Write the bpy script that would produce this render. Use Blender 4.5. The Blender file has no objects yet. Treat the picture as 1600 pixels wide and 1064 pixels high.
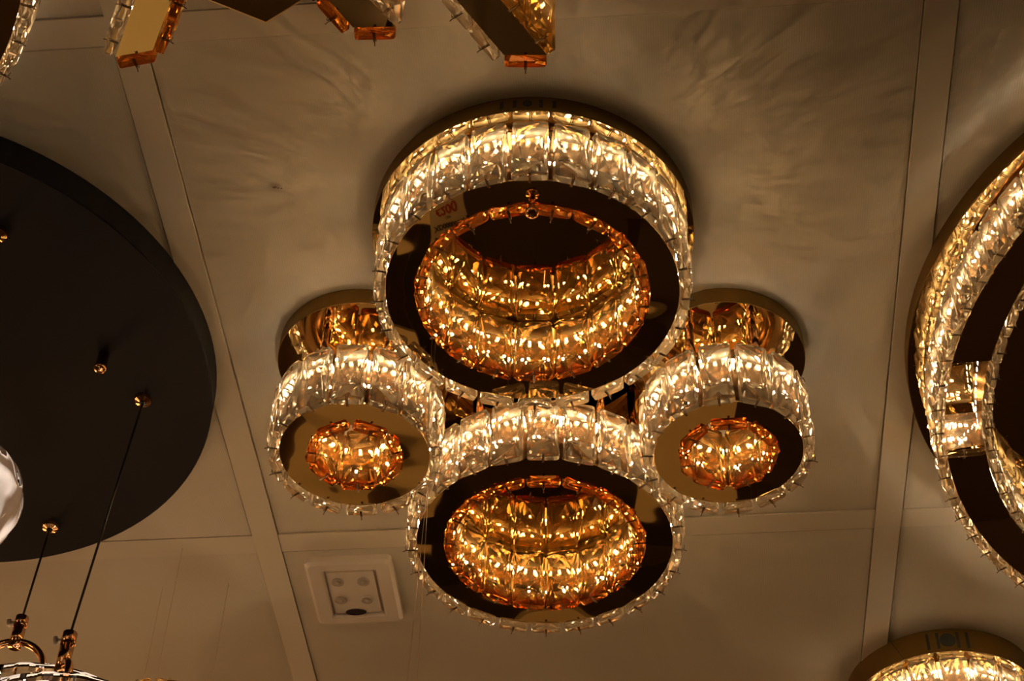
import bpy, bmesh, math, random
from mathutils import Vector, Matrix, geometry
random.seed(7)
PI = math.pi
S = bpy.context.scene
COL = S.collection

# ------------------------------------------------------------------ camera
EYE = 1.40                      # height of the camera above the floor; h = height above the eye
H_CEIL = 1.70                   # ceiling above the eye
H_BASE = 1.672                  # underside of the thin canopies
cam_d = bpy.data.cameras.new('camera'); cam = bpy.data.objects.new('camera', cam_d); COL.objects.link(cam)
Mx = ((0.9966, -0.0478, -0.0677), (0.0813, 0.7233, 0.6857), (0.0161, -0.6889, 0.7247))
xr = Vector([r[0] for r in Mx]).normalized(); fw = Vector([r[2] for r in Mx]).normalized()
fw = (fw - xr * fw.dot(xr)).normalized(); up = xr.cross(fw)
cam.matrix_world = Matrix(((xr.x, up.x, -fw.x, 0), (xr.y, up.y, -fw.y, 0), (xr.z, up.z, -fw.z, EYE), (0, 0, 0, 1)))
cam_d.sensor_width = 36; cam_d.lens = 2700 / 1600 * 36; cam_d.clip_start = 0.02
S.camera = cam

# ------------------------------------------------------------------ world, exposure
S.view_settings.view_transform = 'Standard'; S.view_settings.look = 'None'
S.view_settings.gamma = 1; S.view_settings.exposure = 0.0; S.view_settings.use_curve_mapping = False
w = bpy.data.worlds.new('world'); S.world = w; w.use_nodes = True
w.node_tree.nodes['Background'].inputs[0].default_value = (1, .68, .42, 1)
w.node_tree.nodes['Background'].inputs[1].default_value = 0.085

# ------------------------------------------------------------------ materials
def mat(name, col, rough=.5, metal=0, trans=0, ior=1.5, emit=None, es=0, bump=None, spec=.5, coat=0):
    m = bpy.data.materials.new(name); m.use_nodes = True
    nt = m.node_tree; b = nt.nodes['Principled BSDF']
    b.inputs['Base Color'].default_value = (*col, 1); b.inputs['Roughness'].default_value = rough
    b.inputs['Metallic'].default_value = metal; b.inputs['Transmission Weight'].default_value = trans
    b.inputs['IOR'].default_value = ior; b.inputs['Specular IOR Level'].default_value = spec
    b.inputs['Coat Weight'].default_value = coat
    if emit: b.inputs['Emission Color'].default_value = (*emit, 1); b.inputs['Emission Strength'].default_value = es
    if bump:
        sc, st, dist, det = bump
        tc = nt.nodes.new('ShaderNodeTexCoord'); n = nt.nodes.new('ShaderNodeTexNoise'); bp = nt.nodes.new('ShaderNodeBump')
        n.inputs['Scale'].default_value = sc; n.inputs['Detail'].default_value = det
        bp.inputs['Strength'].default_value = st; bp.inputs['Distance'].default_value = dist
        nt.links.new(tc.outputs['Object'], n.inputs['Vector']); nt.links.new(n.outputs['Fac'], bp.inputs['Height'])
        nt.links.new(bp.outputs['Normal'], b.inputs['Normal'])
    return m
M = {}
M['mirror'] = mat('polished_gold_mirror', (.78, .62, .34), .02, 1, bump=(6, .7, .0058, 1))
M['mirror_fine'] = mat('polished_gold_mirror_flat', (.78, .62, .34), .02, 1, bump=(9, .5, .002, 1))
M['side'] = mat('satin_bronze', (.20, .115, .028), .5, .9)
M['shell'] = mat('brushed_champagne_metal', (.72, .48, .26), .22, 1)
M['shell_amber'] = mat('brushed_copper_metal', (.75, .42, .15), .25, 1)
def crystal_glass(name, tint, deep, glow_col, f, ior):
    """cut glass; amber pieces carry a deeper coating along their lower end"""
    m = bpy.data.materials.new(name); m.use_nodes = True; nt = m.node_tree; nt.nodes.remove(nt.nodes['Principled BSDF'])
    g = nt.nodes.new('ShaderNodeBsdfGlass'); g.inputs['Roughness'].default_value = 0; g.inputs['IOR'].default_value = ior
    g.inputs['Color'].default_value = (*tint, 1)
    if deep:
        tc = nt.nodes.new('ShaderNodeTexCoord'); sp = nt.nodes.new('ShaderNodeSeparateXYZ'); cr = nt.nodes.new('ShaderNodeValToRGB')
        nt.links.new(tc.outputs['Generated'], sp.inputs[0]); nt.links.new(sp.outputs['Z'], cr.inputs[0]); nt.links.new(cr.outputs[0], g.inputs['Color'])
        e = cr.color_ramp.elements; e[0].position = .13; e[0].color = (*deep, 1); e[1].position = .22; e[1].color = (*tint, 1)
    t = nt.nodes.new('ShaderNodeBsdfTranslucent'); t.inputs['Color'].default_value = (*glow_col, 1)
    x = nt.nodes.new('ShaderNodeMixShader'); x.inputs[0].default_value = f
    nt.links.new(g.outputs[0], x.inputs[1]); nt.links.new(t.outputs[0], x.inputs[2]); nt.links.new(x.outputs[0], nt.nodes['Material Output'].inputs['Surface'])
    return m
M['clear'] = crystal_glass('clear_crystal_glass', (1, .98, .93), None, (1, .84, .60), .09, 1.50)
M['amber'] = crystal_glass('amber_crystal_glass', (1, .90, .64), (.88, .47, .20), (.92, .58, .24), .065, 1.50)
M['topaz'] = crystal_glass('topaz_crystal_glass', (1, .86, .56), None, (.95, .70, .38), .07, 1.50)
M['clip'] = mat('steel_wire_clip', (.20, .14, .08), .25, 1)
M['led'] = mat('warm_led_chip', (.9, .8, .6), .5, emit=(1, .80, .54), es=95)
M['dark'] = mat('black_vent', (.02, .017, .015), .6)
M['blackplate'] = mat('black_powder_coat', (.0095, .0085, .0110), .6, bump=(900, .12, .0004, 2), spec=.12)
M['rose'] = mat('rose_gold_metal', (.86, .48, .24), .14, 1)
M['cable'] = mat('black_cable', (.012, .010, .009), .35)
M['plastic'] = mat('white_plastic', (.62, .56, .49), .28)
M['lens'] = mat('frosted_lens', (.42, .37, .31), .25)
M['sensor'] = mat('dark_sensor', (.03, .02, .025), .15)
M['wire'] = mat('thin_steel_wire', (.75, .6, .42), .3, 1)
M['paper'] = mat('cream_card', (.74, .64, .40), .7)
M['red'] = mat('red_ink', (.45, .03, .02), .7)
M['ink'] = mat('black_ink', (.05, .04, .03), .7)
M['globeglass'] = mat('thick_clear_glass', (.98, .98, 1), .0, 0, 1, 1.48)
M['globeled'] = mat('pendant_led', (.9, .8, .7), .5, emit=(1, .80, .62), es=.9)

def ceiling_mat(name, col):
    m = mat(name, col, .75); nt = m.node_tree; b = nt.nodes['Principled BSDF']
    tc = nt.nodes.new('ShaderNodeTexCoord'); w1 = nt.nodes.new('ShaderNodeTexWave'); w2 = nt.nodes.new('ShaderNodeTexWave')
    for k, wv in enumerate((w1, w2)):
        wv.bands_direction = 'XY'[k]; wv.inputs['Scale'].default_value = 110; wv.inputs['Distortion'].default_value = 2.2
        wv.inputs['Detail'].default_value = 2; nt.links.new(tc.outputs['Object'], wv.inputs['Vector'])
    mx = nt.nodes.new('ShaderNodeMath'); mx.operation = 'ADD'
    nt.links.new(w1.outputs['Fac'], mx.inputs[0]); nt.links.new(w2.outputs['Fac'], mx.inputs[1])
    bp = nt.nodes.new('ShaderNodeBump'); bp.inputs['Strength'].default_value = .22; bp.inputs['Distance'].default_value = .0006
    nt.links.new(mx.outputs[0], bp.inputs['Height']); nt.links.new(bp.outputs['Normal'], b.inputs['Normal'])
    n = nt.nodes.new('ShaderNodeTexNoise'); n.inputs['Scale'].default_value = 4; n.inputs['Detail'].default_value = 5
    cr = nt.nodes.new('ShaderNodeValToRGB'); cr.color_ramp.elements[0].position = .3; cr.color_ramp.elements[1].position = .75
    cr.color_ramp.elements[0].color = (*[c * .93 for c in col], 1); cr.color_ramp.elements[1].color = (*[min(1, c * 1.05) for c in col], 1)
    nt.links.new(tc.outputs['Object'], n.inputs['Vector']); nt.links.new(n.outputs['Fac'], cr.inputs[0])
    nt.links.new(cr.outputs[0], b.inputs['Base Color'])
    return m
M['panel'] = ceiling_mat('vinyl_ceiling_panel', (.60, .55, .445))
M['strip'] = mat('painted_ceiling_batten', (.63, .57, .455), .5)
M['seam'] = mat('dark_seam', (.10, .07, .04), .8)

# ------------------------------------------------------------------ helpers
def link(name, me, parent=None, loc=(0, 0, 0), rz=0, **props):
    o = bpy.data.objects.new(name, me); COL.objects.link(o)
    o.location = loc; o.rotation_euler = (0, 0, rz)
    if parent: o.parent = parent
    for k, v in props.items(): o[k] = v
    return o
def mesh(name, bm, mats, smooth=False):
    bm.normal_update()
    me = bpy.data.meshes.new(name); bm.to_mesh(me); bm.free()
    for m in (mats if isinstance(mats, (list, tuple)) else [mats]): me.materials.append(m)
    if smooth:
        for p in me.polygons: p.use_smooth = True
    return me
def box(bm, c, s, rz=0, mi=0, mtx=None):
    T = Matrix.Translation(c) @ Matrix.Rotation(rz, 4, 'Z') @ Matrix.Diagonal((*s, 1))
    if mtx: T = mtx @ T
    g = bmesh.ops.create_cube(bm, size=1, matrix=T)
    for f in {f for v in g['verts'] for f in v.link_faces}: f.material_index = mi
def cyl(bm, p, q, r, r2=None, seg=16, caps=True, mi=0):
    p = Vector(p); q = Vector(q); d = q - p
    T = Matrix.Translation((p + q) / 2) @ d.to_track_quat('Z', 'Y').to_matrix().to_4x4()
    g = bmesh.ops.create_cone(bm, cap_ends=caps, segments=seg, radius1=r, radius2=r if r2 is None else r2, depth=d.length, matrix=T)
    for f in {f for v in g['verts'] for f in v.link_faces}: f.material_index = mi
def tube(bm, pts, r, seg=8, mi=0, closed=False):
    pts = [Vector(p) for p in pts]; rings = []
    n = len(pts)
    for i, p in enumerate(pts):
        t = (pts[(i + 1) % n] - pts[i - 1]) if closed else (pts[min(i + 1, n - 1)] - pts[max(i - 1, 0)])
        t.normalize(); a = t.orthogonal().normalized() if i == 0 else (a - t * a.dot(t)).normalized(); b = t.cross(a)
        rings.append([bm.verts.new(p + (a * math.cos(2 * PI * k / seg) + b * math.sin(2 * PI * k / seg)) * r) for k in range(seg)])
    for i in range(n if closed else n - 1):
        A = rings[i]; B = rings[(i + 1) % n]
        for k in range(seg):
            f = bm.faces.new((A[k], A[(k + 1) % seg], B[(k + 1) % seg], B[k])); f.material_index = mi; f.smooth = True
    if not closed:
        for R, fl in ((rings[0], True), (rings[-1], False)):
            f = bm.faces.new(R[::-1] if fl else R); f.material_index = mi
def lathe(bm, prof, seg=96, mi=0, close=True, smooth=True):
    rings = [[bm.verts.new((r * math.cos(2 * PI * k / seg), r * math.sin(2 * PI * k / seg), z)) for k in range(seg)] if r > 1e-6
             else [bm.verts.new((0, 0, z))] for r, z in prof]
    n = len(rings)
    for i in range(n if close else n - 1):
        A = rings[i]; B = rings[(i + 1) % n]
        for k in range(seg):
            k2 = (k + 1) % seg
            if len(A) == 1 and len(B) == 1: continue
            vs = (A[0], B[k2], B[k]) if len(A) == 1 else (A[k], A[k2], B[0]) if len(B) == 1 else (A[k], A[k2], B[k2], B[k])
            f = bm.faces.new(vs); f.material_index = mi; f.smooth = smooth
def prism(bm, poly, z0, z1, mi=0):
    a = [bm.verts.new((x, y, z0)) for x, y in poly]; b = [bm.verts.new((x, y, z1)) for x, y in poly]; n = len(poly)
    bm.faces.new(a[::-1]).material_index = mi; bm.faces.new(b).material_index = mi
    for i in range(n): bm.faces.new((a[i], a[(i + 1) % n], b[(i + 1) % n], b[i])).material_index = mi
    bmesh.ops.recalc_face_normals(bm, faces=bm.faces)

# ---- a cut crystal slab: width along x, height along z, outside towards +y, origin at its middle
def crystal_mesh(name, W, H, T, glass, variant=0, clips=True, rim=.72):
    rnd = random.Random(variant * 13 + 5)
    bm = bmesh.new(); c = min(W, H) * .10
    out = []
    for sx, sz, a0 in ((1, 1, 0), (-1, 1, 90), (-1, -1, 180), (1, -1, 270)):
        for a in (0, 45, 90):
            t = math.radians(a0 + a); out.append((sx * (W / 2 - c) + c * math.cos(t), sz * (H / 2 - c) + c * math.sin(t)))
    yr = T / 2 * rim
    F = [bm.verts.new((x, yr, z)) for x, z in out]; B = [bm.verts.new((x, -yr, z)) for x, z in out]
    n = len(out)
    for i in range(n): bm.faces.new((F[i], F[(i + 1) % n], B[(i + 1) % n], B[i]))
    hi, lo = 1.5, .42
    fr = [(-.33, .42, hi), (.34, .36, lo), (.04, .24, hi), (-.34, .06, lo), (.30, .02, hi), (-.06, -.12, lo), (-.30, -.26, hi), (.20, -.30, hi), (.37, -.42, lo), (-.05, -.42, lo)]
    bk = [(.0, .40, hi), (-.32, .24, lo), (.30, .16, lo), (-.05, .04, hi), (.34, -.16, hi), (-.32, -.14, hi), (.02, -.28, lo), (-.30, -.42, hi), (.30, -.42, lo)]
    for ring_, pts, sg in ((F, fr, 1), (B, bk, -1)):
        pts = [((px if variant % 2 == 0 else -px) + rnd.uniform(-.05, .05), pz + rnd.uniform(-.03, .03), q) for px, pz, q in pts]
        pts = [(max(-.39, min(.39, a)), max(-.45, min(.45, b)), q) for a, b, q in pts]
        co = [Vector(o) for o in out] + [Vector((px * W, pz * H)) for px, pz, q in pts]
        vs = list(ring_) + [bm.verts.new((px * W, sg * T / 2 * q * rnd.uniform(.85, 1.1), pz * H)) for px, pz, q in pts]
        r = geometry.delaunay_2d_cdt(co, [], [list(range(n))], 1, 1e-7)
        for f in r[2]:
            tri = [vs[r[3][k][0]] for k in f]
            if len(set(tri)) < 3: continue
            try: bm.faces.new(tri)
            except ValueError: pass
    bmesh.ops.recalc_face_normals(bm, faces=bm.faces)
    me_m = [glass]
    if clips:
        for s in (-1, 1):
            z = s * (H / 2 + .0011); y = T / 2 + .0012
            for dx in (-.0011, .0011):
                tube(bm, [(dx, -T / 2 - .001, z), (dx, yr, z), (dx, y, z - s * .001), (dx, y + .0006, z - s * .007)], .00045, 5, 1)
            if s < 0: tube(bm, [(0, -T / 2, z - .0004), (0, y, z - .0007), (0, y + .0032, z - .0022)], .0006, 5, 1)
        me_m.append(M['clip'])
    return mesh(name, bm, me_m)
CACHE = {}
def crystals(name, spots, W, H, T, glass, parent, z, label=None):
    """spots: (x, y, direction of the outward face)"""
    key = (round(W, 4), round(H, 4), round(T, 4), glass.name)
    if key not in CACHE: CACHE[key] = [crystal_mesh(name, W, H, T, glass, v) for v in range(4)]
    src = None
    for i, (x, y, a) in enumerate(spots):
        if src is None: src = link(name, CACHE[key][0], parent); o = src
        else: o = src.copy(); o.data = CACHE[key][(i * 7 + i // 3) % 4]; COL.objects.link(o); o.parent = parent
        o.location = (x, y, z); o.rotation_euler = (0, 0, a - PI / 2)
        if label: o['label'] = label

def leds(bm, pts, z, size=.0042):
    """pts: (x, y, outward direction)"""
    for x, y, a in pts: box(bm, (x, y, z), (.0016, size, size), a)

LIGHTS = []
def glow(x, y, h, power, rz, col=(1, .60, .27)):
    d = bpy.data.lights.new('led_light', 'POINT'); d.energy = power; d.color = col; d.shadow_soft_size = .002
    o = bpy.data.objects.new('led_light', d); COL.objects.link(o); o.location = (x, y, EYE + h); o.rotation_euler = (0, 0, rz)
    d.use_nodes = True; nt = d.node_tree; em = nt.nodes['Emission']; tc = nt.nodes.new('ShaderNodeTexCoord')
    sx = nt.nodes.new('ShaderNodeSeparateXYZ'); nt.links.new(tc.outputs['Normal'], sx.inputs[0])
    mp = nt.nodes.new('ShaderNodeMapping'); mp.inputs['Scale'].default_value = (9, 16, 5); mp.inputs['Location'].default_value = (x * 40, y * 40, 0)
    n = nt.nodes.new('ShaderNodeTexNoise'); n.inputs['Scale'].default_value = 1.6; n.inputs['Detail'].default_value = 4; n.inputs['Distortion'].default_value = .8
    nt.links.new(tc.outputs['Normal'], mp.inputs[0]); nt.links.new(mp.outputs[0], n.inputs['Vector'])
    r1 = nt.nodes.new('ShaderNodeMapRange'); r1.inputs['From Min'].default_value = .40; r1.inputs['From Max'].default_value = .64
    r1.inputs['To Min'].default_value = .3; r1.inputs['To Max'].default_value = 1.95; nt.links.new(n.outputs['Fac'], r1.inputs['Value'])
    mx = nt.nodes.new('ShaderNodeMath'); mx.operation = 'MAXIMUM'; mx.inputs[1].default_value = 0; nt.links.new(sx.outputs['X'], mx.inputs[0])
    pw = nt.nodes.new('ShaderNodeMath'); pw.operation = 'POWER'; pw.inputs[1].default_value = 3.6; nt.links.new(mx.outputs[0], pw.inputs[0])
    ml = nt.nodes.new('ShaderNodeMath'); ml.operation = 'MULTIPLY'; nt.links.new(pw.outputs[0], ml.inputs[0]); nt.links.new(r1.outputs[0], ml.inputs[1])
    nt.links.new(ml.outputs[0], em.inputs['Strength'])
    LIGHTS.append(o); return o

# ------------------------------------------------------------------ room
def struct(name, me, **k): return link(name, me, kind='structure', **k)
bm = bmesh.new()
XS = [-3.5, -2.47, -1.529, -.5875, .354, 1.295, 2.237, 3.5]; YS = [-2.9, -1.73, -.80, .131, 1.062, 1.992, 2.922, 3.85, 5.5]
SW = .0385
for i in range(len(XS) - 1):
    for j in range(len(YS) - 1):
        x0 = XS[i] + SW; x1 = XS[i + 1]; y0 = YS[j] + (.040 if j else 0); y1 = YS[j + 1]
        g = .0016
        box(bm, ((x0 + x1) / 2, (y0 + y1) / 2, EYE + H_CEIL + .02), (x1 - x0 - 2 * g, y1 - y0 - 2 * g, .04 - .003 * ((i + j) % 2)))
struct('ceiling', mesh('ceiling', bm, M['panel']))
bm = bmesh.new(); box(bm, (0, 1.3, EYE + H_CEIL + .06), (7.2, 8.6, .03)); struct('trim_1', mesh('trim', bm, M['seam']))
k = 2
for x in XS[1:-1]:
    bm = bmesh.new(); box(bm, (x + SW / 2, 1.3, EYE + H_CEIL + .018), (SW, 8.4, .04)); struct('trim_%d' % k, mesh('trim', bm, M['strip'])); k += 1
for j, y in enumerate(YS[1:-1]):
    bm = bmesh.new()
    for i in range(len(XS) - 1):
        x0 = XS[i] + SW; x1 = XS[i + 1]; box(bm, ((x0 + x1) / 2, y + .020, EYE + H_CEIL + .0195), (x1 - x0 - .0012, .040, .04))
    struct('trim_%d' % k, mesh('trim', bm, M['strip'])); k += 1
m = mat('dark_stone_floor', (.05, .036, .022), .22, bump=(3, .1, .01, 2))
bm = bmesh.new(); box(bm, (0, 1.3, -.02), (7.2, 8.6, .04)); struct('floor', mesh('floor', bm, m))
mw = mat('brown_wall', (.10, .07, .045), .7)
ZC = EYE + H_CEIL
for nm, c, s in (('wall_back', (0, 5.55, ZC / 2), (7.2, .1, ZC)), ('wall_front', (0, -2.95, ZC / 2), (7.2, .1, ZC)),
                 ('wall_left', (-3.55, 1.3, ZC / 2), (.1, 8.6, ZC)), ('wall_right', (3.55, 1.3, ZC / 2), (.1, 8.6, ZC))):
    bm = bmesh.new(); box(bm, c, s); struct(nm, mesh(nm, bm, mw))

# ------------------------------------------------------------------ ring drums
def ring_spots(r, n, a0, inward=False):
    out = []
    for i in range(n):
        a = a0 + 2 * PI * i / n
        out.append((r * math.cos(a), r * math.sin(a), a + (PI if inward else 0)))
    return out
TK = .011
def drum(parent, c, r, ri, n, ni, h0, H, a0=-PI / 2, ai=PI / 2, top_closed=False, glow_p=0, stems=True):
    """c centre, r outer radius over the clear crystals, ri hole radius over the amber crystals, h0 bottom, H crystal height"""
    rm = r - TK / 2; rw = r - TK - .0045          # crystal middle, metal wall
    d = link('crystal_ring', None, parent, (c[0], c[1], h0)); d.empty_display_size = .05
    bm = bmesh.new()
    rwi = ri + .0035
    lathe(bm, [(rw, .0115), (rw, H - .002), (rwi, H - .002), (rwi, .0115)], 144)
    sh = mesh('shell', bm, [M['shell']]); link('shell', sh, d)
    bm = bmesh.new(); lathe(bm, [(rw + .0015, .009), (rw + .0015, .0115), (ri + .0008, .0115), (ri + .0008, .009)][::-1], 144, smooth=False)
    bmesh.ops.recalc_face_normals(bm, faces=bm.faces)
    link('mirror_plate', mesh('mirror_plate', bm, M['mirror']), d)
    if top_closed:
        bm = bmesh.new(); lathe(bm, [(0, H + .0005), (rwi + .01, H + .0005), (rwi + .01, H + .0025), (0, H + .0025)], 96, close=False, smooth=False)
        link('top_plate', mesh('top_plate', bm, M['mirror_fine']), d)
    crystals('clear_crystal', ring_spots(rm, n, a0), 2 * PI * rm / n * .875, H - .004, TK, M['clear'], d, H / 2)
    TI = .0135; rmi = ri - TI / 2
    wi = 2 * (rmi - TI / 2) * math.tan(PI / ni) * .965
    crystals('amber_crystal', ring_spots(rmi, ni, ai, True), wi, H - .006, TI, M['amber'], d, H / 2, )
    bm = bmesh.new(); N = int(2 * PI * rw / .0125)
    leds(bm, ring_spots(rw + .0014, N, .01), H * .80); leds(bm, ring_spots(rw + .0014, N // 2, .04), H * .40, .0026)  # lower, sparser row is added to spread sparkle down the crystals
    link('outer_led_strip', mesh('led_strip', bm, M['led']), d); bm = bmesh.new()
    Ni = max(12, int(2 * PI * rwi / .0135)); leds(bm, [(x, y, a) for x, y, a in ring_spots(rwi - .0014, Ni, .02, True)], H * .68, .0032); leds(bm, ring_spots(rwi - .0014, Ni // 2, .05, True), H * .36, .0026)  # second, lower row of chips likewise added for sparkle
    link('inner_led_strip', mesh('led_strip', bm, M['led']), d)
    if stems:
        for t in (-2.1, -1.0, .6, 2.4):
            bm = bmesh.new()
            rr = (rw + rwi) / 2; p = (rr * math.cos(t), rr * math.sin(t))
            cyl(bm, (*p, H - .002), (*p, H_BASE - h0), .006)
            link('stem', mesh('stem', bm, M['rose'], True), d)
    return d

def lobes_outline(lobes, n=360):
    cx = sum(l[0] for l in lobes) / len(lobes); cy = sum(l[1] for l in lobes) / len(lobes); pts = []
    for i in range(n):
        a = 2 * PI * i / n; d = (math.cos(a), math.sin(a)); best = 0
        for x, y, r in lobes:
            ox, oy = x - cx, y - cy; b = ox * d[0] + oy * d[1]; q = r * r - (ox * ox + oy * oy - b * b)
            if q > 0: best = max(best, b + math.sqrt(q))
        pts.append((cx + d[0] * best, cy + d[1] * best))
    return pts
def canopy(parent, lobes, h0, h1, vents=None, side='side'):
    P = lobes_outline(lobes)
    bm = bmesh.new(); prism(bm, P, h0 + .001, h1); c = link('canopy', mesh('canopy', bm, M[side]), parent)
    cx = sum(p[0] for p in P) / len(P); cy = sum(p[1] for p in P) / len(P)
    bm = bmesh.new(); prism(bm, [(cx + (x - cx) * .998, cy + (y - cy) * .998) for x, y in P], h0, h0 + .0012)
    link('mirror_plate', mesh('mirror_plate', bm, M['mirror_fine']), c)
    if vents:
        x, y, r, a0, hh = vents; hm = (h0 + h1) / 2
        for da in (-.0320, -.0163, .0153, .0310):
            a = a0 + da / r * 1.0; bm = bmesh.new(); box(bm, (x + r * math.cos(a), y + r * math.sin(a), hm), (.0012, .0045, hh), a)
            link('vent_slot', mesh('vent_slot', bm, M['dark']), c)
        a = a0 - .001 / r; bm = bmesh.new()
        p = Vector((x + (r - .001) * math.cos(a), y + (r - .001) * math.sin(a), hm)); cyl(bm, p, p + Vector((math.cos(a), math.sin(a), 0)) * .0016, hh * .42, seg=24)
        link('round_grille', mesh('round_grille', bm, M['dark']), c)
    return c

def thing(name, label, cat, loc, group=None, rz=0):
    o = bpy.data.objects.new(name, None); COL.objects.link(o); o.location = loc; o.rotation_euler = (0, 0, rz)
    o['label'] = label; o['category'] = cat; o.empty_display_size = .1
    if group: o['group'] = group
    return o

# ---- the four-ring chandelier in the middle
ROT = math.radians(3.3)
ch = thing('crystal_chandelier', 'gold mirrored ceiling light of four crystal rings with amber crystal centres, in the middle', 'chandelier', (0, 0, EYE))
BIG = (-.1155, 1.4117, .1935); LOW = (-.1278, 1.8130, .1873); LFT = (-.3598, 1.6185, .1110); RGT = (.1198, 1.6460, .1092)
canopy(ch, [(BIG[0], BIG[1], .2035), (LOW[0], LOW[1], .19), (LFT[0], LFT[1], .1178), (RGT[0], RGT[1], .1150)], H_BASE, H_CEIL - .0005,
       (BIG[0], BIG[1], .2035, -PI / 2 + .045, .014))
HC = .104
drum(ch, BIG, BIG[2], .1432, 24, 17, 1.5605, .1070, -PI / 2 + ROT, PI / 2 + ROT, stems=False)
drum(ch, LOW, LOW[2], .1362, 24, 17, 1.5, HC, -PI / 2 + ROT, PI / 2 + ROT + PI / 17, top_closed=True)
drum(ch, LFT, LFT[2], .0612, 14, 7, 1.5, HC, -PI / 2 + ROT, PI / 2 + ROT)
drum(ch, RGT, RGT[2], .0625, 14, 7, 1.5, HC, -PI / 2 - .12, -PI / 2)
bm = bmesh.new(); lathe(bm, [(0, -.006), (.006, -.005), (.0085, -.001), (.0075, .003), (.004, .004), (.004, .012), (0, .012)], 24, close=False)
link('finial_nut', mesh('finial_nut', bm, M['rose']), ch, (-.1052, 1.2665, 1.5520))

# ------------------------------------------------------------------ lights
for (x, y, r), h, n in ((BIG, 1.625, 12), (LOW, 1.58, 12), (LFT, 1.575, 7), (RGT, 1.575, 7)):
    for i in range(n):
        a = 2 * PI * (i + .5) / n + ROT - PI / 2; a = a if n == 12 else a
        glow(x + (r + .002) * math.cos(a), y + (r + .002) * math.sin(a), h, .34, a)

mg = mat('warm_fill_globe', (.9, .8, .6), .4, emit=(1, .54, .235), es=8.0)  # unseen globes added to fill the ceiling with ambient light
for i, (x, y, h, r, where) in enumerate(((-2.1, .5, 1.10, .15, 'over the left side, nearest the front wall'), (2.1, .2, 1.05, .11, 'over the right side, nearest the front wall'),
        (-2.1, 2.9, 1.12, .31, 'over the left side, nearest the back wall'), (2.3, 3.2, 1.1, .22, 'over the right side, nearest the back wall'),
        (0, -1.6, .8, .09, 'behind the camera'), (-.9, 4.2, 1.05, .23, 'in front of the back wall, left one'), (.9, 4.3, 1.05, .21, 'in front of the back wall, right one'))):
    t = thing('fill_globe', 'added warm fill globe, out of view, hanging ' + where, 'lamp', (x, y, EYE + h))
    bm = bmesh.new(); bmesh.ops.create_uvsphere(bm, u_segments=32, v_segments=16, radius=r); link('globe', mesh('globe', bm, mg, True), t)
    bm = bmesh.new(); cyl(bm, (0, 0, r - .01), (0, 0, r + .04), .03); link('cap', mesh('cap', bm, M['rose'], True), t)
    bm = bmesh.new(); tube(bm, [(0, 0, r + .03), (0, 0, H_CEIL - h - .001)], .003); link('cable', mesh('cable', bm, M['cable'], True), t)

mg_ = mat('pale_green_top', (.80, .86, .66), .4); mt = mat('cream_table_top', (.42, .36, .22), .5); md = mat('dark_wood', (.09, .05, .03), .4)  # unseen tables and vases added as light and dark patches for the mirrors
for x, y, w_, d_, label in ((-.95, 3.85, .62, .8, 'pale topped table, added for the mirrors to reflect, on the left, standing on the dark floor'), (.14, 3.95, .26, .7, 'narrow pale table, added for the mirrors to reflect, in the middle of the dark floor'),
                            (-.30, 4.95, 1.5, .32, 'long pale table, added for the mirrors to reflect, in front of the back wall'), (-.55, 2.95, .22, .5, 'small pale table, added for the mirrors to reflect, nearest the camera'), (-1.27, 2.25, .30, .5, 'whitish green table, added for the mirrors to reflect, by itself on the left')):
    t = thing('added_table', label, 'table', (x, y, 0), 'added tables')
    bm = bmesh.new(); box(bm, (0, 0, .735), (w_, d_, .03)); link('table_top', mesh('table_top', bm, mg_ if x == -1.27 else mt), t)
    for sx in (-1, 1):
        for sy in (-1, 1):
            bm = bmesh.new(); box(bm, (sx * (w_ / 2 - .03), sy * (d_ / 2 - .03), .36), (.04, .04, .72)); link('leg', mesh('leg', bm, md), t)
bm = bmesh.new(); lathe(bm, [(0, 0), (.06, 0), (.09, .08), (.05, .2), (.03, .26), (.05, .30), (0, .30)], 32, close=False)
vm = mesh('vase', bm, md, True)
for x, y, l in ((-1.1, 3.7, 'left'), (-.80, 4.02, 'right')):
    link('vase', vm, None, (x, y, .7505), label='dark wooden vase, added for the mirrors to reflect, on the left table, the %s one' % l, category='vase')

# objects go on below ---------------------------------------------------------
# ---- generic drum along closed curves (a ring that need not be round)
def resample(P, pitch, closed=True):
    P = [Vector(p) for p in P]; Q = P + [P[0]] if closed else P
    L = [0]
    for i in range(1, len(Q)): L.append(L[-1] + (Q[i] - Q[i - 1]).length)
    n = max(2, round(L[-1] / pitch)); out = []; j = 0
    for k in range(n):
        s = (k + .5) * L[-1] / n
        while L[j + 1] < s: j += 1
        t = (s - L[j]) / (L[j + 1] - L[j]); p = Q[j].lerp(Q[j + 1], t); d = (Q[j + 1] - Q[j]).normalized()
        out.append((p, math.atan2(d.y, d.x) - PI / 2))          # outward for a counter-clockwise curve
    return out, L[-1] / n
def offset(P, d):
    n = len(P); out = []
    for i in range(n):
        t = (Vector(P[(i + 1) % n]) - Vector(P[i - 1])).normalized(); out.append((P[i][0] + t.y * d, P[i][1] - t.x * d))
    return out
def ellipse(cx, cy, a, b, n=240, t0=0, t1=2 * PI):
    return [(cx + a * math.cos(t0 + (t1 - t0) * i / n), cy + b * math.sin(t0 + (t1 - t0) * i / n)) for i in range(n)]

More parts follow.
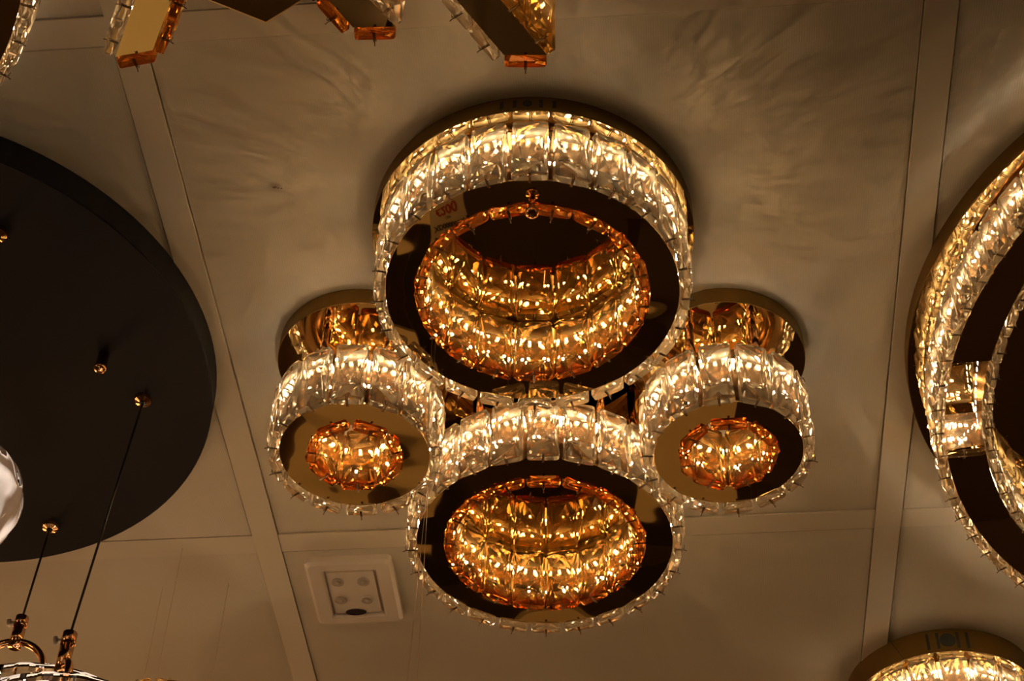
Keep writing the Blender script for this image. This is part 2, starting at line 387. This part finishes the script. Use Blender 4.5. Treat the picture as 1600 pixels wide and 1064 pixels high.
# ---- large oval chandelier at the right edge
rc = thing('oval_chandelier', 'large oval gold mirrored ceiling light edged with clear crystals, at the right edge', 'chandelier', (0, 0, EYE))
canopy(rc, [(.8706, 1.6254, .5005)], H_BASE, H_CEIL - .0005)
E0 = 1.585; EH = .074
oc = dict(cx=.868, cy=1.6386, a=.460, b=.529); ic = dict(cx=.8577, cy=1.6306, a=.400, b=.484)
gapA = PI + .13; gapB = PI - .215                       # the open notch on the left side lies between these angles
N = 200
def arc(e, dd, A=gapA, B=2 * PI + gapB):
    return [(e['cx'] + (e['a'] + dd) * math.cos(A + (B - A) * i / N), e['cy'] + (e['b'] + dd) * math.sin(A + (B - A) * i / N)) for i in range(N + 1)]
# the notch runs from y = 1.58 to y = 1.75 on the left
def ang(e, y): return math.asin((y - e['cy']) / e['b'])
A1 = ang(oc, 1.585); B1 = ang(oc, 1.750); A2 = ang(ic, 1.582); B2 = ang(ic, 1.744)
def band(e, dd, ya, yb):
    A = PI - ang(e, ya); B = 3 * PI - ang(e, yb)
    return [(e['cx'] + (e['a'] + dd) * math.cos(A + (B - A) * i / N), e['cy'] + (e['b'] + dd) * math.sin(A + (B - A) * i / N)) for i in range(N + 1)]
r_ = link('oval_ring', None, rc, (0, 0, E0))
bm = bmesh.new()
O = band(oc, 0, 1.585, 1.750); I = band(ic, 0, 1.582, 1.744)
for zz in ((.007, .010),):
    ov = [[bm.verts.new((x, y, z)) for x, y in P] for z in zz for P in (O, I)]
    for i in range(N):
        bm.faces.new((ov[0][i], ov[0][i + 1], ov[1][i + 1], ov[1][i])); bm.faces.new((ov[2][i], ov[2][i + 1], ov[3][i + 1], ov[3][i]))
        bm.faces.new((ov[0][i], ov[0][i + 1], ov[2][i + 1], ov[2][i])); bm.faces.new((ov[1][i], ov[1][i + 1], ov[3][i + 1], ov[3][i]))
    for i in (0, N): bm.faces.new((ov[0][i], ov[1][i], ov[3][i], ov[2][i]))
bmesh.ops.recalc_face_normals(bm, faces=bm.faces)
link('mirror_plate', mesh('mirror_plate', bm, M['mirror']), r_)
bm = bmesh.new()
def wall(bm, P, z0, z1, closed=True):
    a = [bm.verts.new((x, y, z0)) for x, y in P]; b = [bm.verts.new((x, y, z1)) for x, y in P]
    for i in range(len(P) if closed else len(P) - 1): bm.faces.new((a[i], a[(i + 1) % len(P)], b[(i + 1) % len(P)], b[i]))
wall(bm, ellipse(oc['cx'], oc['cy'], oc['a'] - .001, oc['b'] - .001), .008, EH - .004)
wall(bm, ellipse(ic['cx'], ic['cy'], ic['a'] + .002, ic['b'] + .002), .008, EH - .004)
link('shell', mesh('shell', bm, [M['shell']]), r_)
bm = bmesh.new()
yb = 1.747; xa, xb = .4105, .4715
box(bm, ((xa + xb) / 2, yb + .0125, EH / 2 + .003), (xb - xa, .002, EH - .012), -.06)
link('divider_plate', mesh('divider_plate', bm, M['shell']), r_)
def half(spots): return [(p.x, p.y, a) for p, a in spots if p.x < .93]
def split100(name, spots, W, H, T, glass, parent, z):
    crystals(name, spots, W, H, T, glass, parent, z)
sp, pt = resample(ellipse(oc['cx'], oc['cy'], oc['a'] + .0085, oc['b'] + .0085), .0455)
crystals('clear_crystal', half(sp), pt * .93, EH, .012, M['clear'], r_, EH / 2)
sp, pt = resample(ellipse(ic['cx'], ic['cy'], ic['a'] - .007, ic['b'] - .007), .0455)
crystals('clear_crystal', [(x, y, a + PI) for x, y, a in half(sp)], pt * .9, EH, .010, M['clear'], r_, EH / 2)
crystals('clear_crystal', [((xa + xb) / 2, yb + .0045, -PI / 2 - .06)], .057, EH, .010, M['clear'], r_, EH / 2)
bm = bmesh.new(); sp, _ = resample(ellipse(oc['cx'], oc['cy'], oc['a'] + .0005, oc['b'] + .0005), .0125); leds(bm, half(sp), EH * .72)
leds(bm, [(xa + .004 + k * .0075, yb + .0115, -PI / 2 - .06) for k in range(8)], EH * .78); leds(bm, [(xa + .008 + k * .010, yb + .0115, -PI / 2 - .06) for k in range(6)], EH * .42); link('outer_led_strip', mesh('led_strip', bm, M['led']), r_)  # second divider row added to brighten its crystal
bm = bmesh.new(); sp, _ = resample(ellipse(ic['cx'], ic['cy'], ic['a'] + .0012, ic['b'] + .0012), .0125); leds(bm, [(x, y, a + PI) for x, y, a in half(sp)], EH * .72)
link('inner_led_strip', mesh('led_strip', bm, M['led']), r_)

# ---- round chandelier in the lower right corner
bc = thing('round_chandelier', 'round gold vented ceiling light with glowing crystals in the lower right corner', 'chandelier', (0, 0, EYE))
canopy(bc, [(.4865, 2.442, .1525)], 1.656, H_CEIL - .0005, (.4865, 2.442, .1525, -PI / 2 - .02, .030))
bm = bmesh.new(); a = -PI / 2 - .62; tube(bm, [(.4865 + .1526 * math.cos(a + k * .012), 2.442 + .1526 * math.sin(a + k * .012), 1.699 - .0045 * k) for k in range(10)], .0006, 5)
link('side_seam', mesh('side_seam', bm, M['dark']), bc)
drum(bc, (.4865, 2.442), .146, .095, 18, 12, 1.656 - HC - .001, HC, -PI / 2, PI / 2, stems=False)

# ---- starburst chandelier along the top edge
st = thing('starburst_chandelier', 'gold starburst ceiling light, pointed mirrored arms edged with clear and amber crystals, at the top', 'chandelier', (0, 0, EYE))
cx, cy, rr = -.392, .8545, .20
hexa = [(cx + rr * math.cos(PI / 2 + k * PI / 3), cy + rr * math.sin(PI / 2 + k * PI / 3)) for k in range(6)]
bm = bmesh.new(); prism(bm, hexa, 1.661, 1.6995); cn = link('canopy', mesh('canopy', bm, M['side']), st)
bm = bmesh.new(); prism(bm, [(cx + (x - cx) * 1.006, cy + (y - cy) * 1.006) for x, y in hexa], 1.6585, 1.661); link('mirror_plate', mesh('mirror_plate', bm, M['mirror_fine']), cn)
bm = bmesh.new(); tube(bm, [(cx + (x - cx) * 1.012, cy + (y - cy) * 1.012, 1.6605) for x, y in hexa], .0016, 6, closed=True); link('edge_trim', mesh('edge_trim', bm, mat('bright_brass', (.95, .70, .32), .35, 1)), cn)
def arm(L1, L2, R2, R1, left, right, end, z0=1.5, H=.10, plate='mirror'):
    """L1 L2 left edge (tip last), R2 R1 right edge (tip first)"""
    o = link('arm', None, st, (0, 0, z0))
    c = Vector(((L2[0] + R2[0]) / 2, (L2[1] + R2[1]) / 2))
    bm = bmesh.new(); prism(bm, [L1, L2, R2, R1], .006, .009); link('mirror_plate', mesh('mirror_plate', bm, M[plate]), o)
    ins = offset([L1, R1, R2, L2], -.0015)
    bm = bmesh.new(); prism(bm, ins, .010, H - .004); link('shell', mesh('shell', bm, M['shell']), o)
    for (p, q, g) in ((L2, L1, left), (R2, R1, right), (L2, R2, end)):
        p = Vector(p); q = Vector(q); d = (q - p).normalized(); nrm = Vector((d.y, -d.x))
        if nrm.dot((p + q) / 2 - Vector(((L1[0] + R2[0]) / 2, (L1[1] + R2[1]) / 2))) < 0: nrm = -nrm
        n = 1 if g is end and (q - p).length < .06 else int((q - p).length / .0465); pitch = (q - p).length / n if n == 1 else .0465
        a = math.atan2(nrm.y, nrm.x); spots = []
        for i in range(n):
            m_ = p + d * (pitch * (i + .5)) + nrm * .0075; spots.append((m_.x, m_.y, a))
        nm = 'amber_crystal' if g == 'amber' else 'clear_crystal'
        crystals(nm, spots, pitch * .93 if n > 1 else pitch * .97, H, .0105, M[g], o, H / 2)
        bm = bmesh.new(); K = int((q - p).length / .014)
        leds(bm, [((p + d * (i + .5) * .014 + nrm * .0006).x, (p + d * (i + .5) * .014 + nrm * .0006).y, a) for i in range(K)], H * .7, .003)
        link('led_strip', mesh('led_strip', bm, M['led']), o)
def ext(tip, back, k): return (tip[0] + (back[0] - tip[0]) * k, tip[1] + (back[1] - tip[1]) * k)
arm(ext((-.5211, .9901), (-.485, .9249), 2.6), (-.5211, .9901), (-.4800, .9845), ext((-.4800, .9845), (-.4486, .9275), 2.6), 'clear', 'amber', 'amber')
arm(ext((-.2675, .9718), (-.29, .9335), 4.2), (-.2675, .9718), (-.2240, .9741), ext((-.2240, .9741), (-.2486, .9355), 4.2), 'amber', 'clear', 'amber')
arm(ext((-.1158, 1.0163), (-.1602, .9428), 2.8), (-.1158, 1.0163), (-.0708, 1.0195), ext((-.0708, 1.0195), (-.1157, .946), 2.8), 'clear', 'topaz', 'amber')

# ---- clear crystal ring in the upper left corner
tl = thing('crystal_ring_light', 'ceiling light with a curved crystal band cut off in the upper left corner', 'chandelier', (-.9235, .7735, EYE))
canopy(tl, [(0, 0, .30)], H_BASE, H_CEIL - .0005)
d = link('crystal_ring', None, tl, (0, 0, 1.5))
bm = bmesh.new(); lathe(bm, [(.3505, .009), (.3505, .068), (.275, .068), (.275, .009)], 160); link('shell', mesh('shell', bm, M['shell']), d)
bm = bmesh.new(); lathe(bm, [(.352, .006), (.352, .009), (.270, .009), (.270, .006)][::-1], 160, smooth=False); bmesh.ops.recalc_face_normals(bm, faces=bm.faces)
link('mirror_plate', mesh('mirror_plate', bm, M['mirror']), d)
crystals('clear_crystal', ring_spots(.3595, 48, .02), .043, .072, .011, M['clear'], d, .036)
bm = bmesh.new(); leds(bm, ring_spots(.3515, 150, .02), .05); link('led_strip', mesh('led_strip', bm, M['led']), d)
for t in (0.3, 1.9, 3.5, 5.2):
    bm = bmesh.new(); cyl(bm, (.31 * math.cos(t), .31 * math.sin(t), .068), (.31 * math.cos(t), .31 * math.sin(t), .165), .006); link('stem', mesh('stem', bm, M['rose'], True), d)

# ---- pendant cluster on a round black canopy
pc = thing('pendant_chandelier', 'round black ceiling plate with thin cables holding thick clear glass pendants, at the left', 'chandelier', (-.9760, 1.5690, EYE))
X0, Y0 = -.9760, 1.5690
bm = bmesh.new(); lathe(bm, [(0, 1.655), (.4085, 1.655), (.4105, 1.657), (.4105, 1.6995), (0, 1.6995)], 128, close=False, smooth=False)
bmesh.ops.recalc_face_normals(bm, faces=bm.faces)
link('canopy', mesh('canopy', bm, M['blackplate']), pc)
def rosette(x, y, h):
    bm = bmesh.new(); n = 24; prof = ((.0125, 0), (.0115, -.004), (.005, -.0068))
    rings = []
    for r, z in prof: rings.append([bm.verts.new((r * (1.03 if k % 2 else .95) * math.cos(2 * PI * k / (2 * n)), r * (1.03 if k % 2 else .95) * math.sin(2 * PI * k / (2 * n)), z)) for k in range(2 * n)])
    for A, B in zip(rings, rings[1:]):
        for k in range(2 * n): bm.faces.new((A[k], A[(k + 1) % (2 * n)], B[(k + 1) % (2 * n)], B[k]))
    bm.faces.new(rings[0]); 
    bmesh.ops.recalc_face_normals(bm, faces=bm.faces)
    o = link('rosette', mesh('rosette', bm, M['rose']), pc, (x - X0, y - Y0, h))
    bm = bmesh.new(); cyl(bm, (0, 0, -.004), (0, 0, -.0085), .0045); link('cable_grommet', mesh('cable_grommet', bm, M['cable']), o)
    return o
def glass_ring(r, H, parent, loc, tilt=0):
    """thick ribbed glass ring with an inner band of light"""
    bm = bmesh.new(); seg = 120; prof = [(r, 0), (r, H), (r - .004, H + .004), (r - .024, H + .004), (r - .028, H), (r - .028, 0), (r - .024, -.004), (r - .004, -.004)]
    rings = []
    for q, (rad, z) in enumerate(prof):
        rings.append([bm.verts.new((((rad + (.0016 if k % 6 < 3 else -.0016) * (1 if q in (0, 1) else 0)) * math.cos(2 * PI * k / seg)),
                                    ((rad + (.0016 if k % 6 < 3 else -.0016) * (1 if q in (0, 1) else 0)) * math.sin(2 * PI * k / seg)), z)) for k in range(seg)])
    for i in range(len(rings)):
        A = rings[i]; B = rings[(i + 1) % len(rings)]
        for k in range(seg): bm.faces.new((A[k], A[(k + 1) % seg], B[(k + 1) % seg], B[k]))
    bmesh.ops.recalc_face_normals(bm, faces=bm.faces)
    o = link('glass_shade', mesh('glass_shade', bm, M['globeglass'], False), parent, loc); o.rotation_euler = (tilt, 0, 0)
    bm = bmesh.new(); lathe(bm, [(r - .030, .006), (r - .030, H - .006), (r - .034, H - .006), (r - .034, .006)], 96)
    bmesh.ops.recalc_face_normals(bm, faces=bm.faces)
    link('light_band', mesh('light_band', bm, M['globeled'], True), o)
def pendant(ros, top, hold, arch_dir, gr, gh, glass_c, r=.0088):
    """ros rosette point, top = holder top, hold = holder length, glass_c = centre of the glass ring's underside"""
    rosette(*ros)
    o = link('pendant', None, pc, (-X0, -Y0, 0)); t = Vector(top)
    bm = bmesh.new(); tube(bm, [Vector(ros) - Vector((0, 0, .006)), t], .0017, 8); link('cable', mesh('cable', bm, M['cable'], True), o)
    bm = bmesh.new(); cyl(bm, t, t - Vector((0, 0, hold * .32)), r * 1.05, seg=28); cyl(bm, t - Vector((0, 0, hold * .32)), t - Vector((0, 0, hold)), r, seg=28)
    link('cable_holder', mesh('cable_holder', bm, M['rose'], True), o)
    bm = bmesh.new(); s = t - Vector((r, 0, hold * .16)); cyl(bm, s, s - Vector((.006, 0, 0)), .0022); cyl(bm, s - Vector((.006, 0, 0)), s - Vector((.0095, 0, 0)), .0055, seg=12)
    link('thumb_screw', mesh('thumb_screw', bm, M['lens'], True), o)
    b = t - Vector((0, 0, hold - .009)); R = .046; ad = Vector((math.cos(arch_dir), math.sin(arch_dir), 0))
    pts = [b + ad * (R * math.sin(a)) + Vector((0, 0, R * (math.cos(a) - 1))) for a in [(-1 + k / 12) * PI / 2 for k in range(25)]]
    pts = [pts[0] - Vector((0, 0, .05))] + pts + [pts[-1] - Vector((0, 0, .05))]
    bm = bmesh.new(); tube(bm, pts, .0052, 14); link('bracket', mesh('bracket', bm, M['rose'], True), o)
    glass_ring(gr, gh, o, glass_c)
pendant((-.6685, 1.6438, 1.655), (-.7115, 1.6960, 1.300), .060, math.radians(124), .128, .05, (-.700, 1.745, 1.135))
pendant((-.8678, 1.8990, 1.655), (-.8507, 1.8520, 1.450), .050, math.radians(5), .136, .05, (-.800, 1.905, 1.262))
rosette(-.7830, 1.3380, 1.655)
o = link('pendant', None, pc, (-X0, -Y0, 0))
bm = bmesh.new(); tube(bm, [(-.783, 1.338, 1.649), (-.776, 1.395, 1.35)], .0017, 8); link('cable', mesh('cable', bm, M['cable'], True), o)
bm = bmesh.new(); bmesh.ops.create_uvsphere(bm, u_segments=64, v_segments=32, radius=1)
for v in bm.verts:
    a = math.atan2(v.co.y, v.co.x); q = 1 + .02 * math.cos(14 * a) * (1 - v.co.z ** 2); v.co = Vector((v.co.x * .0715 * q, v.co.y * .0715 * q, v.co.z * .074))
g = link('glass_shade', mesh('glass_shade', bm, M['globeglass'], True), o, (-.768, 1.4215, 1.29))
bm = bmesh.new(); bmesh.ops.create_uvsphere(bm, u_segments=48, v_segments=24, radius=.050)
for v in bm.verts: v.co *= 1 + .05 * math.sin(v.co.z * 130)
ml_ = M['globeled'].copy(); ml_.name = 'swirled_lit_liner'; nt = ml_.node_tree; b_ = nt.nodes['Principled BSDF']
tc = nt.nodes.new('ShaderNodeTexCoord'); nz = nt.nodes.new('ShaderNodeTexWave'); nz.inputs['Scale'].default_value = 9; nz.inputs['Distortion'].default_value = 9; nz.inputs['Detail'].default_value = 3
cr = nt.nodes.new('ShaderNodeValToRGB'); cr.color_ramp.elements[0].position = .2; cr.color_ramp.elements[0].color = (.05, .03, .02, 1); cr.color_ramp.elements[1].color = (1, .80, .64, 1)
nt.links.new(tc.outputs['Object'], nz.inputs['Vector']); nt.links.new(nz.outputs['Fac'], cr.inputs[0]); nt.links.new(cr.outputs[0], b_.inputs['Emission Color'])
link('glass_liner', mesh('glass_liner', bm, ml_, True), g)
bm = bmesh.new(); lathe(bm, [(0, -.030), (.006, -.0305), (.0088, -.028), (.0088, -.024), (.0075, -.022), (.0075, 0), (0, 0)], 28, close=False)
link('lock_knob', mesh('lock_knob', bm, M['rose'], True), pc, (-.7020 - X0, 1.5555 - Y0, 1.655))

for x, y, h in ((-.700, 1.745, 1.160), (-.800, 1.905, 1.287)):
    ld = bpy.data.lights.new('pendant_light', 'POINT'); ld.energy = .5; ld.color = (1, .60, .30); ld.shadow_soft_size = .004
    lo = bpy.data.objects.new('pendant_light', ld); COL.objects.link(lo); lo.location = (x, y, EYE + h)

# ---- small hanging crystal ring at the bottom edge
sr = thing('ring_pendant', 'small hanging crystal ring just showing at the bottom edge, left of the square fitting', 'pendant light', (-.700, 2.075, EYE + 1.386))
bm = bmesh.new(); lathe(bm, [(.064, 0), (.064, .058), (.058, .058), (.058, 0)], 64); link('shell', mesh('shell', bm, M['shell']), sr)
crystals('clear_crystal', ring_spots(.0725, 10, -PI / 2 - .32), .042, .060, .010, M['topaz'], sr, .031)
bm = bmesh.new(); leds(bm, ring_spots(.0655, 24, 0), .045); link('led_strip', mesh('led_strip', bm, M['led']), sr)
for t in (.5, 2.6, 4.7):
    bm = bmesh.new(); tube(bm, [(.061 * math.cos(t), .061 * math.sin(t), .056), (.061 * math.cos(t), .061 * math.sin(t), H_CEIL - 1.386)], .0003, 5)
    link('wire', mesh('wire', bm, M['wire'], True), sr)

# ---- square ceiling lamp plate
px, py = -.4490, 2.1260
em = thing('ceiling_downlight', 'square white ceiling fitting with four small round lamps and an oval sensor', 'ceiling light', (px, py, EYE + H_CEIL))
def rrect(w, h, r, n=5):
    out = []
    for sx, sy, a0 in ((1, 1, 0), (-1, 1, 90), (-1, -1, 180), (1, -1, 270)):
        for k in range(n + 1):
            t = math.radians(a0 + 90 * k / n); out.append((sx * (w / 2 - r) + r * math.cos(t), sy * (h / 2 - r) + r * math.sin(t)))
    return out
bm = bmesh.new(); rings = []
for w_, h_, r_c, z in ((.137, .156, .010, 0), (.137, .156, .010, -.010), (.126, .145, .008, -.0145), (.088, .118, .005, -.0145), (.080, .110, .004, -.007), (.078, .108, .003, -.007)):
    rings.append([bm.verts.new((x, y, z)) for x, y in rrect(w_, h_, r_c)])
for A, B in zip(rings, rings[1:]):
    for k in range(len(A)): bm.faces.new((A[k], A[(k + 1) % len(A)], B[(k + 1) % len(A)], B[k]))
bm.faces.new(rings[-1]); bmesh.ops.recalc_face_normals(bm, faces=bm.faces)
link('frame', mesh('frame', bm, M['plastic']), em)
bm = bmesh.new(); prism(bm, rrect(.073, .102, .003), -.0110, -.004); link('face_plate', mesh('face_plate', bm, M['plastic']), em)
for x, y in ((-.4713, 2.0985), (-.4311, 2.0995), (-.473, 2.1435), (-.4313, 2.1445)):
    bm = bmesh.new(); lathe(bm, [(0, -.0130), (.0045, -.0130), (.0055, -.0115), (.0075, -.0135), (.0095, -.0125), (.0095, -.010), (0, -.010)], 32, close=False)
    link('lamp_lens', mesh('lamp_lens', bm, M['lens'], True), em, (x - px, y - py, 0))
bm = bmesh.new(); prism(bm, [(.0165 * math.cos(t * PI / 16), .0075 * math.sin(t * PI / 16)) for t in range(32)], -.0120, -.010)
link('sensor_window', mesh('sensor_window', bm, M['sensor']), em, (-.4532 - px, 2.1745 - py, 0))

# ---- price tag on two thin wires (seen only as a reflection in the mirror)
tg = thing('price_tag', 'cream hanging price tag with red figures, seen mirrored in the largest ring', 'price tag', (-.2700, 1.7000, EYE + 1.130))
tg.rotation_euler = (math.radians(4), 0, 0)
yaw = math.radians(-38)
tn = link('card', None, tg); tn.rotation_euler = (0, 0, yaw)
bm = bmesh.new(); W2, T2, B2 = .047, 0, -.20; prism(bm, [(-W2, B2), (W2, B2), (W2, -.012), (W2 - .012, T2), (-W2 + .022, T2), (-W2, -.022)], -.0004, .0004)
bmesh.ops.rotate(bm, verts=bm.verts, cent=(0, 0, 0), matrix=Matrix.Rotation(PI / 2, 3, 'X'))
bpy.data.objects.remove(tn); tn = link('card', mesh('card', bm, M['paper']), tg); tn.rotation_euler = (0, 0, yaw)
def text(name, s, size, x, z, m, parent, bold=0, y=-.0009, sx=1):
    cu = bpy.data.curves.new(name, 'FONT'); cu.body = s; cu.size = size; cu.extrude = .00015; cu.offset = bold; cu.align_x = 'CENTER'; cu.align_y = 'CENTER'
    t = bpy.data.objects.new(name, cu); COL.objects.link(t); bpy.context.view_layer.update()
    me = bpy.data.meshes.new_from_object(t.evaluated_get(bpy.context.evaluated_depsgraph_get())); bpy.data.objects.remove(t)
    me.materials.clear(); me.materials.append(m); o = link(name, me, parent, (x, y, z)); o.rotation_euler = (PI / 2, 0, 0); o.scale = (sx, 1, 1); return o
text('printed_line', 'FITTING LED', .0105, 0, -.026, M['ink'], tn, sx=.8)
text('printed_line', 'PENDANT', .0085, 0, -.043, M['ink'], tn, sx=.8)
text('product_code', 'XD00000.300', .0175, 0, -.060, M['ink'], tn, .0005, sx=.8)
text('printed_line', '12W', .0095, 0, -.080, M['ink'], tn, sx=.8)
text('price', '£200', .038, 0, -.104, M['red'], tn, .0010, sx=.78)
text('printed_line', 'PRICE inc VAT', .0105, 0, -.135, M['ink'], tn, sx=.8)
for p in ((-.2710, 1.6975, 1.4995), (-.2700, 1.7005, 1.4995)):
    i = 0 if p[0] < -.2705 else 1; q = (-.2860 + .014 * i, 1.700 + .003 * i, 1.129)
    bm = bmesh.new(); tube(bm, [(p[0] + .270, p[1] - 1.7, p[2] - 1.130), (q[0] + .270, q[1] - 1.7, q[2] - 1.130)], .00045, 5)
    link('wire', mesh('wire', bm, M['wire'], True), tg)

# ---- stain on the ceiling
bm = bmesh.new(); 
for x, y, s in ((-.4345, 1.3240, .0028), (-.4300, 1.3255, .0015), (-.4262, 1.3262, .0013)):
    prism(bm, [(x + s * (1 + .4 * math.sin(k * 2.3)) * math.cos(k * PI / 4), y + .5 * s * math.sin(k * PI / 4)) for k in range(8)], EYE + H_CEIL - .0008, EYE + H_CEIL - .0001)
link('ceiling_stain', mesh('ceiling_stain', bm, mat('brown_stain', (.22, .14, .08), .9)), None, label='small brown chip marks on the bare ceiling panel left of the middle chandelier', category='mark')
